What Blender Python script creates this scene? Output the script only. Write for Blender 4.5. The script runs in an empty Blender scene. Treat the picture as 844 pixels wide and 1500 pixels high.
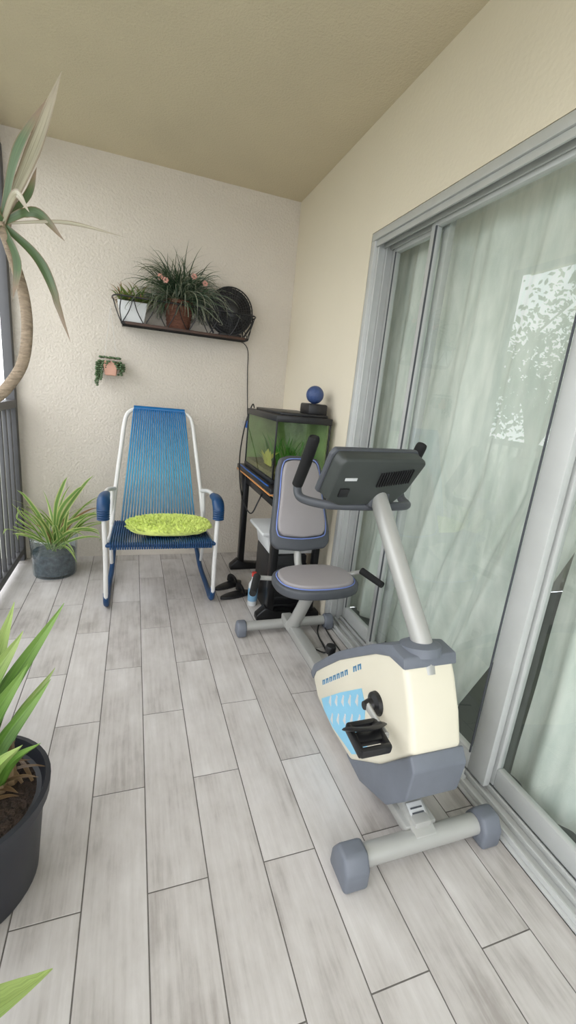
import bpy, bmesh, math, random
from mathutils import Vector, Matrix, noise
random.seed(7)
V=Vector
# ------------------------------------------------------------------ helpers
def lin(c):
    return tuple(((x/255)/12.92 if x/255<=0.04045 else ((x/255+0.055)/1.055)**2.4) for x in c)+(1.0,)
def newmat(name):
    m=bpy.data.materials.new(name); m.use_nodes=True
    nt=m.node_tree; b=nt.nodes['Principled BSDF']
    return m,nt,b
def mat(name,col,rough=0.5,metal=0.0,var=0.0,vscale=8.0,bump=0.0,bscale=60.0,spec=0.5,trans=0.0,sheen=0.0,stretch=(1,1,1),bdist=0.01):
    m,nt,b=newmat(name)
    b.inputs['Roughness'].default_value=rough; b.inputs['Metallic'].default_value=metal
    b.inputs['Specular IOR Level'].default_value=spec
    b.inputs['Base Color'].default_value=lin(col)
    if sheen: b.inputs['Sheen Weight'].default_value=sheen
    tc=nt.nodes.new('ShaderNodeTexCoord'); mp=nt.nodes.new('ShaderNodeMapping'); mp.inputs['Scale'].default_value=stretch
    nt.links.new(tc.outputs['Object'],mp.inputs['Vector'])
    if var>0:
        n=nt.nodes.new('ShaderNodeTexNoise'); n.inputs['Scale'].default_value=vscale; n.inputs['Detail'].default_value=6
        nt.links.new(mp.outputs[0],n.inputs['Vector'])
        r=nt.nodes.new('ShaderNodeValToRGB')
        c=lin(col)
        r.color_ramp.elements[0].position=0.3; r.color_ramp.elements[1].position=0.7
        r.color_ramp.elements[0].color=tuple(x*(1-var) for x in c[:3])+(1,)
        r.color_ramp.elements[1].color=tuple(min(1,x*(1+var)) for x in c[:3])+(1,)
        nt.links.new(n.outputs['Fac'],r.inputs[0]); nt.links.new(r.outputs[0],b.inputs['Base Color'])
    if bump>0:
        n=nt.nodes.new('ShaderNodeTexNoise'); n.inputs['Scale'].default_value=bscale; n.inputs['Detail'].default_value=4
        nt.links.new(mp.outputs[0],n.inputs['Vector'])
        bp=nt.nodes.new('ShaderNodeBump'); bp.inputs['Strength'].default_value=bump; bp.inputs['Distance'].default_value=bdist
        nt.links.new(n.outputs['Fac'],bp.inputs['Height']); nt.links.new(bp.outputs[0],b.inputs['Normal'])
    return m
def leafmat(name,mid,edge,tip=None,rough=0.4,w=0.25,transl=0.25,streak=0.0):
    m,nt,b=newmat(name)
    uv=nt.nodes.new('ShaderNodeTexCoord'); sp=nt.nodes.new('ShaderNodeSeparateXYZ')
    nt.links.new(uv.outputs['UV'],sp.inputs[0])
    r=nt.nodes.new('ShaderNodeValToRGB'); e=r.color_ramp.elements
    e[0].position=0.0; e[0].color=lin(edge); e[1].position=1.0; e[1].color=lin(edge)
    a=e.new(w); a.color=lin(mid); a2=e.new(1-w); a2.color=lin(mid)
    nt.links.new(sp.outputs['X'],r.inputs[0])
    out=r.outputs[0]
    if tip:
        r2=nt.nodes.new('ShaderNodeValToRGB'); r2.color_ramp.elements[0].position=0.6; r2.color_ramp.elements[1].position=0.85
        nt.links.new(sp.outputs['Y'],r2.inputs[0])
        mx=nt.nodes.new('ShaderNodeMix'); mx.data_type='RGBA'
        nt.links.new(r2.outputs[0],mx.inputs[0]); nt.links.new(out,mx.inputs[6]); mx.inputs[7].default_value=lin(tip)
        out=mx.outputs[2]
    if streak>0:
        mp=nt.nodes.new('ShaderNodeMapping'); mp.inputs['Scale'].default_value=(9,1.2,1); nt.links.new(uv.outputs['UV'],mp.inputs[0])
        n=nt.nodes.new('ShaderNodeTexNoise'); n.inputs['Scale'].default_value=2.0; n.inputs['Detail'].default_value=5; nt.links.new(mp.outputs[0],n.inputs['Vector'])
        mr=nt.nodes.new('ShaderNodeMapRange'); mr.inputs[1].default_value=0.3; mr.inputs[2].default_value=0.7; mr.inputs[3].default_value=1-streak; mr.inputs[4].default_value=1+streak*0.4
        nt.links.new(n.outputs['Fac'],mr.inputs[0])
        mm=nt.nodes.new('ShaderNodeVectorMath'); mm.operation='SCALE'; nt.links.new(out,mm.inputs[0]); nt.links.new(mr.outputs[0],mm.inputs['Scale']); out=mm.outputs[0]
    nt.links.new(out,b.inputs['Base Color']); b.inputs['Roughness'].default_value=rough
    tr=nt.nodes.new('ShaderNodeBsdfTranslucent'); nt.links.new(out,tr.inputs[0])
    ms=nt.nodes.new('ShaderNodeMixShader'); ms.inputs[0].default_value=transl
    nt.links.new(b.outputs[0],ms.inputs[1]); nt.links.new(tr.outputs[0],ms.inputs[2])
    nt.links.new(ms.outputs[0],nt.nodes['Material Output'].inputs[0])
    return m
def glassmat(name,tint,base=0.04,rough=0.0):
    """thin glass: transparent + Schlick-weighted mirror (same from both sides)"""
    m=bpy.data.materials.new(name); m.use_nodes=True; nt=m.node_tree
    nt.nodes.remove(nt.nodes['Principled BSDF'])
    t=nt.nodes.new('ShaderNodeBsdfTransparent'); t.inputs[0].default_value=tint+(1,)
    g=nt.nodes.new('ShaderNodeBsdfGlossy'); g.inputs['Roughness'].default_value=rough
    f=nt.nodes.new('ShaderNodeLayerWeight'); f.inputs[0].default_value=0.5
    pw=nt.nodes.new('ShaderNodeMath'); pw.operation='POWER'; pw.inputs[1].default_value=5.0
    mu=nt.nodes.new('ShaderNodeMath'); mu.operation='MULTIPLY_ADD'; mu.inputs[1].default_value=0.9; mu.inputs[2].default_value=base; mu.use_clamp=True
    ms=nt.nodes.new('ShaderNodeMixShader')
    nt.links.new(f.outputs['Facing'],pw.inputs[0]); nt.links.new(pw.outputs[0],mu.inputs[0]); nt.links.new(mu.outputs[0],ms.inputs[0])
    nt.links.new(t.outputs[0],ms.inputs[1]); nt.links.new(g.outputs[0],ms.inputs[2])
    nt.links.new(ms.outputs[0],nt.nodes['Material Output'].inputs[0])
    return m
def bm2obj(name,bm,mats,smooth=True,ang=0.7):
    me=bpy.data.meshes.new(name); bm.to_mesh(me); bm.free()
    for m in (mats if isinstance(mats,(list,tuple)) else [mats]): me.materials.append(m)
    if smooth:
        for p in me.polygons: p.use_smooth=True
        me.set_sharp_from_angle(angle=ang)
    o=bpy.data.objects.new(name,me); bpy.context.collection.objects.link(o); return o
def join(bms):
    out=bmesh.new(); out.loops.layers.uv.new('UVMap')
    for b in bms:
        me=bpy.data.meshes.new('t'); b.to_mesh(me); b.free(); out.from_mesh(me); bpy.data.meshes.remove(me)
    return out
def box(c,s,bev=0.0,R=None,seg=2):
    bm=bmesh.new(); bmesh.ops.create_cube(bm,size=1)
    for v in bm.verts: v.co=V((v.co.x*s[0],v.co.y*s[1],v.co.z*s[2]))
    if bev>0: bmesh.ops.bevel(bm,geom=bm.edges[:],offset=bev,segments=seg,profile=0.5,affect='EDGES')
    for v in bm.verts:
        v.co=(R@v.co if R else v.co)+V(c)
    return bm
def box2(lo,hi,bev=0.0):
    lo=V(lo);hi=V(hi); return box((lo+hi)/2,hi-lo,bev)
def pane_x(x,y0,y1,z0,z1):
    bm=bmesh.new(); bm.faces.new([bm.verts.new(p) for p in ((x,y0,z0),(x,y0,z1),(x,y1,z1),(x,y1,z0))]); return bm
def pane_y(y,x0,x1,z0,z1):
    bm=bmesh.new(); bm.faces.new([bm.verts.new(p) for p in ((x0,y,z0),(x1,y,z0),(x1,y,z1),(x0,y,z1))]); return bm
def cat(pts,n):
    pts=[V(p) for p in pts]
    if len(pts)<3 or n<=1: return pts
    P=[2*pts[0]-pts[1]]+pts+[2*pts[-1]-pts[-2]]; out=[]
    for i in range(1,len(P)-2):
        for k in range(n):
            t=k/n; a,b,c,d=P[i-1],P[i],P[i+1],P[i+2]
            out.append(0.5*((2*b)+(c-a)*t+(2*a-5*b+4*c-d)*t*t+(-a+3*b-3*c+d)*t**3))
    out.append(pts[-1]); return out
def tube(pts,r,seg=10,n=1,ell=1.0):
    m=len(pts); P=cat(pts,n)
    rs=r if isinstance(r,(list,tuple)) else [r]*m
    def rad(i):
        t=i/(len(P)-1)*(m-1); k=min(int(t),m-2); return rs[k]*(1-(t-k))+rs[k+1]*(t-k)
    bm=bmesh.new(); rings=[]; up=None
    for i,p in enumerate(P):
        d=(P[min(i+1,len(P)-1)]-P[max(i-1,0)]).normalized()
        if up is None:
            up=V((0,0,1)) if abs(d.z)<0.9 else V((1,0,0))
        up=(up-d*up.dot(d)).normalized(); s=d.cross(up)
        rr=rad(i)
        rings.append([bm.verts.new(p+rr*(math.cos(a)*up+ell*math.sin(a)*s)) for a in [2*math.pi*k/seg for k in range(seg)]])
    for a,b in zip(rings,rings[1:]):
        for k in range(seg): bm.faces.new((a[k],a[(k+1)%seg],b[(k+1)%seg],b[k]))
    bm.faces.new(rings[0][::-1]); bm.faces.new(rings[-1])
    bmesh.ops.recalc_face_normals(bm,faces=bm.faces[:]); return bm
def lathe(prof,c,seg=32,R=None,closed=False):
    bm=bmesh.new(); rings=[]
    for r,z in prof:
        rings.append([bm.verts.new(V((r*math.cos(2*math.pi*k/seg),r*math.sin(2*math.pi*k/seg),z))) for k in range(seg)] if r>1e-6 else [bm.verts.new(V((0,0,z)))])
    if closed: rings.append(rings[0])
    for a,b in zip(rings,rings[1:]):
        for k in range(seg):
            k2=(k+1)%seg
            if len(a)==1 and len(b)==1: continue
            if len(a)==1: bm.faces.new((a[0],b[k2],b[k]))
            elif len(b)==1: bm.faces.new((a[k],a[k2],b[0]))
            else: bm.faces.new((a[k],a[k2],b[k2],b[k]))
    bmesh.ops.recalc_face_normals(bm,faces=bm.faces[:])
    for v in bm.verts: v.co=(R@v.co if R else v.co)+V(c)
    return bm
def torus(c,R0,r,R=None,seg=32,ms=6):
    return lathe([(R0+r*math.cos(2*math.pi*k/ms),r*math.sin(2*math.pi*k/ms)) for k in range(ms)],c,seg,R,closed=True)
def prism(poly,lo,hi,axis='x',bev=0.0,seg=2,R=None,c=(0,0,0)):
    bm=bmesh.new()
    f={'x':lambda a,b,t:V((t,a,b)),'y':lambda a,b,t:V((a,t,b)),'z':lambda a,b,t:V((a,b,t))}[axis]
    A=[bm.verts.new(f(a,b,lo)) for a,b in poly]; B=[bm.verts.new(f(a,b,hi)) for a,b in poly]
    n=len(poly); bm.faces.new(A); bm.faces.new(B[::-1])
    for i in range(n): bm.faces.new((A[i],B[i],B[(i+1)%n],A[(i+1)%n]))
    bmesh.ops.recalc_face_normals(bm,faces=bm.faces[:])
    if bev>0: bmesh.ops.bevel(bm,geom=bm.edges[:],offset=bev,segments=seg,profile=0.5,affect='EDGES',clamp_overlap=True)
    for v in bm.verts: v.co=(R@v.co if R else v.co)+V(c)
    return bm
def ball(c,r,s=(1,1,1),sub=2,jit=0.0,R=None):
    bm=bmesh.new(); bmesh.ops.create_icosphere(bm,subdivisions=sub,radius=r)
    for v in bm.verts:
        k=1+(noise.noise(v.co*6/r*0.5+V(c)*9)*jit if jit else 0)
        p=V((v.co.x*s[0],v.co.y*s[1],v.co.z*s[2]))*k
        v.co=(R@p if R else p)+V(c)
    return bm
def blade(pts,w,n=5,fold=0.25,roll=None,wprof=None):
    """leaf strip along points with V fold, uv; roll = preferred face normal"""
    P=cat(pts,n); bm=bmesh.new(); uv=bm.loops.layers.uv.new('UVMap'); rows=[]; N=len(P)
    for i,p in enumerate(P):
        t=i/(N-1); d=(P[min(i+1,N-1)]-P[max(i-1,0)]).normalized()
        s=d.cross(V(roll) if roll else V((0,0,1)))
        if s.length<0.05: s=V((1,0,0)).cross(d)
        s=(s-d*s.dot(d)).normalized(); nn=s.cross(d).normalized()
        if nn.z<0: nn=-nn
        ww=w*(wprof(t) if wprof else (0.55+0.9*t if t<0.4 else max(0.02,(1-((t-0.4)/0.6)**1.8))*0.91))/2
        rows.append([(bm.verts.new(p-s*ww+nn*ww*fold),0,t),(bm.verts.new(p),0.5,t),(bm.verts.new(p+s*ww+nn*ww*fold),1,t)])
    for a,b in zip(rows,rows[1:]):
        for k in (0,1):
            q=(a[k],a[k+1],b[k+1],b[k]); f=bm.faces.new([x[0] for x in q])
            for l,x in zip(f.loops,q): l[uv].uv=(x[1],x[2])
    return bm
def arch(base,az,el,L,droop,k=5):
    p=V(base); pts=[p.copy()]; e=el
    for i in range(k):
        p=p+V((math.cos(az)*math.cos(e),math.sin(az)*math.cos(e),math.sin(e)))*(L/k); pts.append(p.copy()); e-=droop/k*(0.5+i/k)
    return pts
class Item:
    def __init__(s,name,loc):
        s.e=bpy.data.objects.new(name,None); s.e.empty_display_size=0.05; s.loc=V(loc); s.e.location=s.loc
        bpy.context.collection.objects.link(s.e)
    def part(s,name,bm,m,smooth=True,ang=0.7):
        if isinstance(bm,list): bm=join(bm)
        for v in bm.verts: v.co-=s.loc
        o=bm2obj(name,bm,m,smooth,ang); o.parent=s.e; return o
# ------------------------------------------------------------------ camera
cd=bpy.data.cameras.new('camera'); cam=bpy.data.objects.new('camera',cd); bpy.context.collection.objects.link(cam)
cam.matrix_world=Matrix.Translation(V((-1.028,-3.1266,1.2037)))@(Matrix.Rotation(-0.3521,4,'Z')@Matrix.Rotation(math.pi/2-0.2571,4,'X')@Matrix.Rotation(0.0988,4,'Z'))
cd.sensor_fit='VERTICAL'; cd.sensor_height=36; cd.lens=639.46*36/1500; cd.clip_start=0.02
bpy.context.scene.camera=cam
bpy.context.scene.view_settings.view_transform='Standard'
# ------------------------------------------------------------------ world
w=bpy.data.worlds.new('world'); bpy.context.scene.world=w; w.use_nodes=True; nt=w.node_tree
bg=nt.nodes['Background']; bg.inputs[1].default_value=4.0
tc=nt.nodes.new('ShaderNodeTexCoord'); n=nt.nodes.new('ShaderNodeTexNoise'); n.inputs['Scale'].default_value=2.5; n.inputs['Detail'].default_value=5
nt.links.new(tc.outputs['Generated'],n.inputs['Vector'])
r=nt.nodes.new('ShaderNodeValToRGB'); r.color_ramp.elements[0].position=0.35; r.color_ramp.elements[1].position=0.65
r.color_ramp.elements[0].color=(0.88,0.93,1.0,1); r.color_ramp.elements[1].color=(0.99,0.99,0.99,1)
nt.links.new(n.outputs['Fac'],r.inputs[0]); nt.links.new(r.outputs[0],bg.inputs[0])
# ------------------------------------------------------------------ materials
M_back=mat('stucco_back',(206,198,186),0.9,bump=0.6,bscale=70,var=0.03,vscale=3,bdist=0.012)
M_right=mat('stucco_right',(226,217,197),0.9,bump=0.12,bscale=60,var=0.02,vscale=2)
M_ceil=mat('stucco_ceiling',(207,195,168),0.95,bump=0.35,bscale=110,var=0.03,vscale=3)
M_alu=mat('door_aluminium',(194,196,194),0.4,metal=0.15,var=0.03,vscale=12)
M_alud=mat('dark_bronze_frame',(84,84,86),0.5,metal=0.3,var=0.08)
M_black=mat('black_plastic',(24,24,26),0.42,var=0.15,vscale=30)
M_blackm=mat('black_metal',(20,20,22),0.35,metal=0.3,var=0.1)
M_blackrub=mat('black_foam',(18,18,19),0.8,bump=0.2,bscale=300,var=0.1)
M_grey=mat('grey_plastic',(104,109,118),0.5,var=0.05,vscale=20,bump=0.05,bscale=400)
M_dgrey=mat('dark_grey_plastic',(72,75,80),0.5,var=0.06,vscale=20,bump=0.05,bscale=400)
M_cons=mat('console_plastic',(56,60,58),0.45,var=0.06,vscale=20,bump=0.05,bscale=400)
M_frame=mat('bike_silver_paint',(168,168,164),0.35,metal=0.2,var=0.03)
M_cream=mat('cream_plastic',(216,210,191),0.38,var=0.02,vscale=6)
M_white=mat('white_paint_metal',(212,211,208),0.35,var=0.03)
M_whitep=mat('white_plastic',(204,206,206),0.45,var=0.04)
M_soil=mat('soil',(48,36,28),0.95,var=0.5,vscale=60,bump=1,bscale=80,bdist=0.02)
M_sky=mat('sticker_blue',(136,196,224),0.4,var=0.05)
M_skyd=mat('sticker_ink',(70,130,170),0.4,var=0.05)
# ------------------------------------------------------------------ floor planks
m,nt,b=newmat('wood_look_tile'); L=nt.links
geo=nt.nodes.new('ShaderNodeNewGeometry'); tc=nt.nodes.new('ShaderNodeTexCoord')
cm=nt.nodes.new('ShaderNodeCombineXYZ'); mu=nt.nodes.new('ShaderNodeMath'); mu.operation='MULTIPLY'; mu.inputs[1].default_value=37
L.new(geo.outputs['Random Per Island'],mu.inputs[0]); L.new(mu.outputs[0],cm.inputs[0]); L.new(mu.outputs[0],cm.inputs[1]); L.new(mu.outputs[0],cm.inputs[2])
ad=nt.nodes.new('ShaderNodeVectorMath'); ad.operation='ADD'; L.new(tc.outputs['Object'],ad.inputs[0]); L.new(cm.outputs[0],ad.inputs[1])
def nz(sc,st,det,ro=0.6):
    mp=nt.nodes.new('ShaderNodeMapping'); mp.inputs['Scale'].default_value=st; L.new(ad.outputs[0],mp.inputs[0])
    q=nt.nodes.new('ShaderNodeTexNoise'); q.inputs['Scale'].default_value=sc; q.inputs['Detail'].default_value=det; q.inputs['Roughness'].default_value=ro
    L.new(mp.outputs[0],q.inputs['Vector']); return q.outputs['Fac']
a=nz(5,(16,1.0,1),8); c2=nz(4,(1.6,0.9,1),7)
ml=nt.nodes.new('ShaderNodeMath'); ml.operation='MULTIPLY_ADD'; L.new(a,ml.inputs[0]); ml.inputs[1].default_value=0.65
m2=nt.nodes.new('ShaderNodeMath'); m2.operation='MULTIPLY'; L.new(c2,m2.inputs[0]); m2.inputs[1].default_value=1.35; L.new(m2.outputs[0],ml.inputs[2])
m3=nt.nodes.new('ShaderNodeMath'); m3.operation='MULTIPLY_ADD'; L.new(geo.outputs['Random Per Island'],m3.inputs[0]); m3.inputs[1].default_value=0.12; L.new(ml.outputs[0],m3.inputs[2])
m4=nt.nodes.new('ShaderNodeMath'); m4.operation='MULTIPLY'; m4.inputs[1].default_value=0.5; L.new(m3.outputs[0],m4.inputs[0])
rp=nt.nodes.new('ShaderNodeValToRGB'); e=rp.color_ramp.elements; e[0].position=0.38; e[0].color=lin((156,150,145)); e[1].position=0.68; e[1].color=lin((203,199,196))
x=e.new(0.51); x.color=lin((185,180,176))
L.new(m4.outputs[0],rp.inputs[0]); L.new(rp.outputs[0],b.inputs['Base Color']); b.inputs['Roughness'].default_value=0.38
bp=nt.nodes.new('ShaderNodeBump'); bp.inputs['Strength'].default_value=0.12; bp.inputs['Distance'].default_value=0.003; L.new(a,bp.inputs['Height']); L.new(bp.outputs[0],b.inputs['Normal'])
M_tile=m
M_grout=mat('grout',(104,100,96),0.95,var=0.15,vscale=40)
PW=0.148; PL=0.63; S0=-1.1387
fl=[]
for k in range(-5,9):
    x0=S0+k*PW; x1=x0+PW
    off=-1.36 if k%2==0 else -1.67
    lo_x=max(x0,-1.74); hi_x=min(x1,0.0)
    if hi_x-lo_x<0.01: continue
    for j in range(-6,4):
        y0=off+j*PL; y1=y0+PL; y0=max(y0,-4.6); y1=min(y1,0.0)
        if y1-y0<0.02: continue
        g=0.0016
        q=box2((lo_x+g,y0+g,-0.02),(hi_x-g,y1-g,0.0),0.0008); fl.append(q)
fb=join(fl); nf=len(fb.faces)
g=box2((-1.85,-4.6,-0.15),(0.0,0.0,-0.0012)); me=bpy.data.meshes.new('t'); g.to_mesh(me); g.free(); fb.from_mesh(me)
fb.faces.ensure_lookup_table()
for f in fb.faces[nf:]: f.material_index=1
bm2obj('floor',fb,[M_tile,M_grout],smooth=False)
# ------------------------------------------------------------------ shell
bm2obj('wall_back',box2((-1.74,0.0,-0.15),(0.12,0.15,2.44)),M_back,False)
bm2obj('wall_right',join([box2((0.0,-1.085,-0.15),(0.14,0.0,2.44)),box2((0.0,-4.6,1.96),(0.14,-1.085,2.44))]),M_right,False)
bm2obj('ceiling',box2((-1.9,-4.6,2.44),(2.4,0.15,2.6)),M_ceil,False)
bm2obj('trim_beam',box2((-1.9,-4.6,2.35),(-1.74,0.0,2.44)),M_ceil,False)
M_int=mat('interior_paint',(205,206,200),0.9,var=0.03)
M_intf=mat('interior_floor',(84,92,88),0.6,var=0.1)
bm2obj('wall_interior',join([box2((2.2,-4.6,0),(2.3,-0.9,2.44)),box2((0.14,-0.98,0),(2.2,-0.9,2.44)),box2((0.14,-4.7,0),(2.3,-4.6,2.44))]),M_int,False)
bm2obj('floor_interior',box2((0.0,-4.6,-0.15),(2.3,-0.98,-0.003)),M_intf,False)
# added indoor fill light with a cover, unseen behind the curtains, brightens them
LP=Item('curtain_fill',(1.2,-2.4,2.40))
LP.part('fill_cover',[lathe([(0,-0.07),(0.12,-0.06),(0.19,-0.02),(0.20,0.0),(0.20,0.035),(0,0.035)],(1.2,-2.4,2.40),32)],M_whitep)
ld=bpy.data.lights.new('curtain_fill_area','AREA'); ld.shape='DISK'; ld.size=0.5; ld.energy=14; ld.color=(1.0,0.98,0.95)
lo=bpy.data.objects.new('curtain_fill_area',ld); lo.location=(0,0,-0.09); lo.parent=LP.e; bpy.context.collection.objects.link(lo)
# ------------------------------------------------------------------ sliding door
D=Item('door_1',(0.08,-2.3,0))
fr=[box2((0.0,-1.120,0.012),(0.135,-1.087,1.924),0.002),
    box2((0.0,-4.5,1.925),(0.135,-1.087,1.958),0.002),
    box2((0.0,-4.5,0.0),(0.135,-1.087,0.011),0.002)]
for x in (0.012,0.05,0.088,0.125): fr.append(box2((x-0.004,-4.5,0.012),(x+0.004,-1.121,0.03),0.001))
for x in (0.012,0.05,0.088): fr.append(box2((x-0.004,-4.5,1.90),(x+0.004,-1.121,1.924),0.001))
for x in (0.02,0.06,0.1): fr.append(box2((x-0.003,-1.135,0.03),(x+0.003,-1.121,1.90),0.001))
D.part('outer_frame',fr,M_alu)
M_gl=glassmat('door_glass',(0.95,0.985,0.97),0.105)
def panel(nm,x0,x1,ya,yb,sw=0.05,swb=None):
    swb=swb or sw
    p=[box2((x0,ya-sw,0.031),(x1,ya,1.92),0.003),box2((x0,yb,0.031),(x1,yb+swb,1.92),0.003),
       box2((x0,yb+swb+.0005,0.031),(x1,ya-sw-.0005,0.10),0.003),box2((x0,yb+swb+.0005,1.885),(x1,ya-sw-.0005,1.92),0.003)]
    D.part(nm+'_frame',p,M_alu)
    xm=(x0+x1)/2
    D.part(nm+'_glass',[pane_x(xm,yb+swb-0.003,ya-sw+0.003,0.097,1.888)],M_gl,False)
panel('panel_fixed',0.095,0.122,-1.137,-1.53,0.016,0.04)
panel('panel_sliding',0.058,0.085,-1.465,-2.275,0.035,0.075)
panel('panel_far',0.095,0.122,-2.22,-3.25,0.06,0.06)
panel('panel_end',0.058,0.085,-3.2,-4.45,0.06,0.06)
D.part('gasket',[box2((0.052,-1.506,0.1),(0.0575,-1.500,1.885)),box2((0.09,-1.160,0.1),(0.0945,-1.156,1.885)),box2((0.052,-2.2,0.1),(0.0575,-2.196,1.885))],M_dgrey)
D.part('floor_guide',[box((0.03,-2.2,0.03),(0.02,0.02,0.035),0.003),box((0.02,-2.2,0.018),(0.04,0.04,0.012),0.002)],M_alu)
# curtains
m,nt,b=newmat('sheer_curtain'); L=nt.links
tc=nt.nodes.new('ShaderNodeTexCoord'); n=nt.nodes.new('ShaderNodeTexNoise'); n.inputs['Scale'].default_value=9; n.inputs['Detail'].default_value=8
mp=nt.nodes.new('ShaderNodeMapping'); mp.inputs['Scale'].default_value=(1,2.5,0.6); L.new(tc.outputs['Object'],mp.inputs[0]); L.new(mp.outputs[0],n.inputs['Vector'])
wv=nt.nodes.new('ShaderNodeTexNoise'); wv.inputs['Scale'].default_value=220; L.new(tc.outputs['Object'],wv.inputs['Vector'])
r=nt.nodes.new('ShaderNodeValToRGB'); r.color_ramp.elements[0].position=0.35; r.color_ramp.elements[1].position=0.65
r.color_ramp.elements[0].color=lin((220,227,219)); r.color_ramp.elements[1].color=lin((242,245,238)); L.new(n.outputs['Fac'],r.inputs[0])
L.new(r.outputs[0],b.inputs['Base Color']); b.inputs['Roughness'].default_value=0.9
bp=nt.nodes.new('ShaderNodeBump'); bp.inputs['Strength'].default_value=0.12; bp.inputs['Distance'].default_value=0.005; L.new(wv.outputs['Fac'],bp.inputs['Height']); L.new(bp.outputs[0],b.inputs['Normal'])
tr=nt.nodes.new('ShaderNodeBsdfTranslucent'); L.new(r.outputs[0],tr.inputs[0])
ms=nt.nodes.new('ShaderNodeMixShader'); ms.inputs[0].default_value=0.25; L.new(b.outputs[0],ms.inputs[1]); L.new(tr.outputs[0],ms.inputs[2])
L.new(ms.outputs[0],nt.nodes['Material Output'].inputs[0]); M_cur=m
def curtain(name,ya,yb,z0,z1,edge=None,x=0.27,freq=11,amp=0.03,seed=0):
    bm=bmesh.new(); NU=int(abs(yb-ya)*90); NV=40; g=[]
    for j in range(NV+1):
        t=j/NV; z=z0+(z1-z0)*t; row=[]
        ye=edge(z) if edge else yb
        for i in range(NU+1):
            s=i/NU; y=ya+(ye-ya)*s; y0=ya+(yb-ya)*s
            ph=y0*freq*2*math.pi/1.6+2.2*noise.noise(V((y0*2.0,seed,0)))+0.9*noise.noise(V((y0*3,z*1.2,seed)))
            a=amp*(0.55+0.9*noise.noise(V((y0*3,z*0.7,seed+5)))+0.2*(1-t))
            row.append(bm.verts.new((x+a*math.sin(ph)+0.007*math.sin(ph*2.3+z*2)+0.012*noise.noise(V((y0*5,z*2.5,seed+9))),y,z+ (0.02*math.sin(y0*9) if j==0 else 0))))
        g.append(row)
    for a,c in zip(g,g[1:]):
        for i in range(NU): bm.faces.new((a[i],a[i+1],c[i+1],c[i]))
    return bm2obj(name,bm,M_cur,ang=3)
def edge(z):
    if z<0.06: return -1.96
    return -1.96-0.34*min(1.0,(z-0.06)/0.9)-0.04*max(0,z-1.0)
curtain('sheer_curtain',-1.0,-2.3,0.03,2.0,edge,x=0.21,seed=1,freq=7,amp=0.034)
curtain('sheer_curtain.001',-2.24,-4.3,0.03,2.0,seed=4,x=0.20,amp=0.026,freq=7)
# ------------------------------------------------------------------ left screen frame and railing
W=Item('balcony_railing',(-1.72,-2.2,0))
W.part('posts',[box2((-1.75,y-0.025,0),(-1.70,y+0.025,2.35),0.003) for y in (-0.03,-1.9,-3.5,-4.5)]+[box2((-1.75,-4.5,2.31),(-1.71,-0.03,2.35),0.003)],M_alud)
W.part('rails',[box2((-1.75,-4.5,0.985),(-1.695,-0.05,1.03),0.004),box2((-1.74,-4.5,0.05),(-1.70,-0.05,0.09),0.003)],M_alud)
W.part('balusters',[box2((-1.73,-0.14-0.1*i,0.09),(-1.71,-0.12-0.1*i,0.985),0.002) for i in range(44)],M_alud)
# ------------------------------------------------------------------ outdoors
M_grass=mat('courtyard_ground',(146,146,134),0.95,var=0.25,vscale=1.5)
gp=box2((-60,-40,-3.2),(-2.2,60,-3.1)); bm2obj('ground',gp,M_grass,False)
M_tl=mat('tree_leaf',(62,84,50),0.6,var=0.35,vscale=3)
M_bark=mat('tree_bark',(84,74,64),0.9,var=0.3,vscale=20,bump=0.6,bscale=30)
def tree(cx,cy,top,rad,n=1700):
    T=Item('garden_tree',(cx,cy,-3.1))
    br=[tube([(cx,cy,-3.1),(cx+0.1,cy-0.1,-0.5),(cx,cy,top-rad)],[0.22,0.16,0.1],8,4)]; lf=bmesh.new()
    for i in range(9):
        a=random.random()*6.28; rr=rad*random.uniform(0.4,1.0); h=top-rad+random.uniform(-0.9,0.9)*rad*0.9
        p=V((cx+rr*math.cos(a),cy+rr*math.sin(a),h)); br.append(tube([(cx,cy,top-2*rad),(V((cx,cy,top-rad*1.4))+p)/2,p],[0.08,0.05,0.02],6,3))
        for k in range(n//9):
            q=p+V([random.gauss(0,1) for _ in range(3)])*rad*0.33
            s=random.uniform(0.06,0.13); u=V([random.gauss(0,1) for _ in range(3)]).normalized(); vv=u.orthogonal().normalized()
            lf.faces.new([lf.verts.new(q+x) for x in (-u*s,vv*s*0.5,u*s,-vv*s*0.5)])
    T.part('branches',br,M_bark); T.part('leaves',lf,M_tl,False)
for (x,y,t,rd) in [(-8,2.6,3.3,1.5),(-8.5,5.6,4.0,1.8),(-9.5,8.8,5.0,2.0),(-9,12.5,4.6,1.9),(-8,-1.0,3.0,1.5),(-8.5,-4.5,3.4,1.6),(-12,18,5.5,2.5),(-7,4.2,1.0,1.6),(-7,7.5,1.3,1.7),(-7,0.8,0.8,1.5)]:
    tree(x,y,t,rd)
# ------------------------------------------------------------------ rocking chair
m,nt,b=newmat('blue_vinyl_cord'); L=nt.links
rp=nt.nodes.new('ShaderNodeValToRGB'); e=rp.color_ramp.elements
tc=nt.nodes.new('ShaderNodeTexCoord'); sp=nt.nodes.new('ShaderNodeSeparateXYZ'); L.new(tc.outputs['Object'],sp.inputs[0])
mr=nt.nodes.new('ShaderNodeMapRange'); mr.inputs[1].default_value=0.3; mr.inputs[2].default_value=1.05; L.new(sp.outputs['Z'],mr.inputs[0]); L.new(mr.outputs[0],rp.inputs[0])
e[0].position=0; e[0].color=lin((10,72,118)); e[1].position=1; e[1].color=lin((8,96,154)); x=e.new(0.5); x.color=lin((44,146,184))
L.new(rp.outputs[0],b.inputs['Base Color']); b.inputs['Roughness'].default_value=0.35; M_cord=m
M_navy=mat('navy_vinyl',(16,60,102),0.4,var=0.1,vscale=20)
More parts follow.
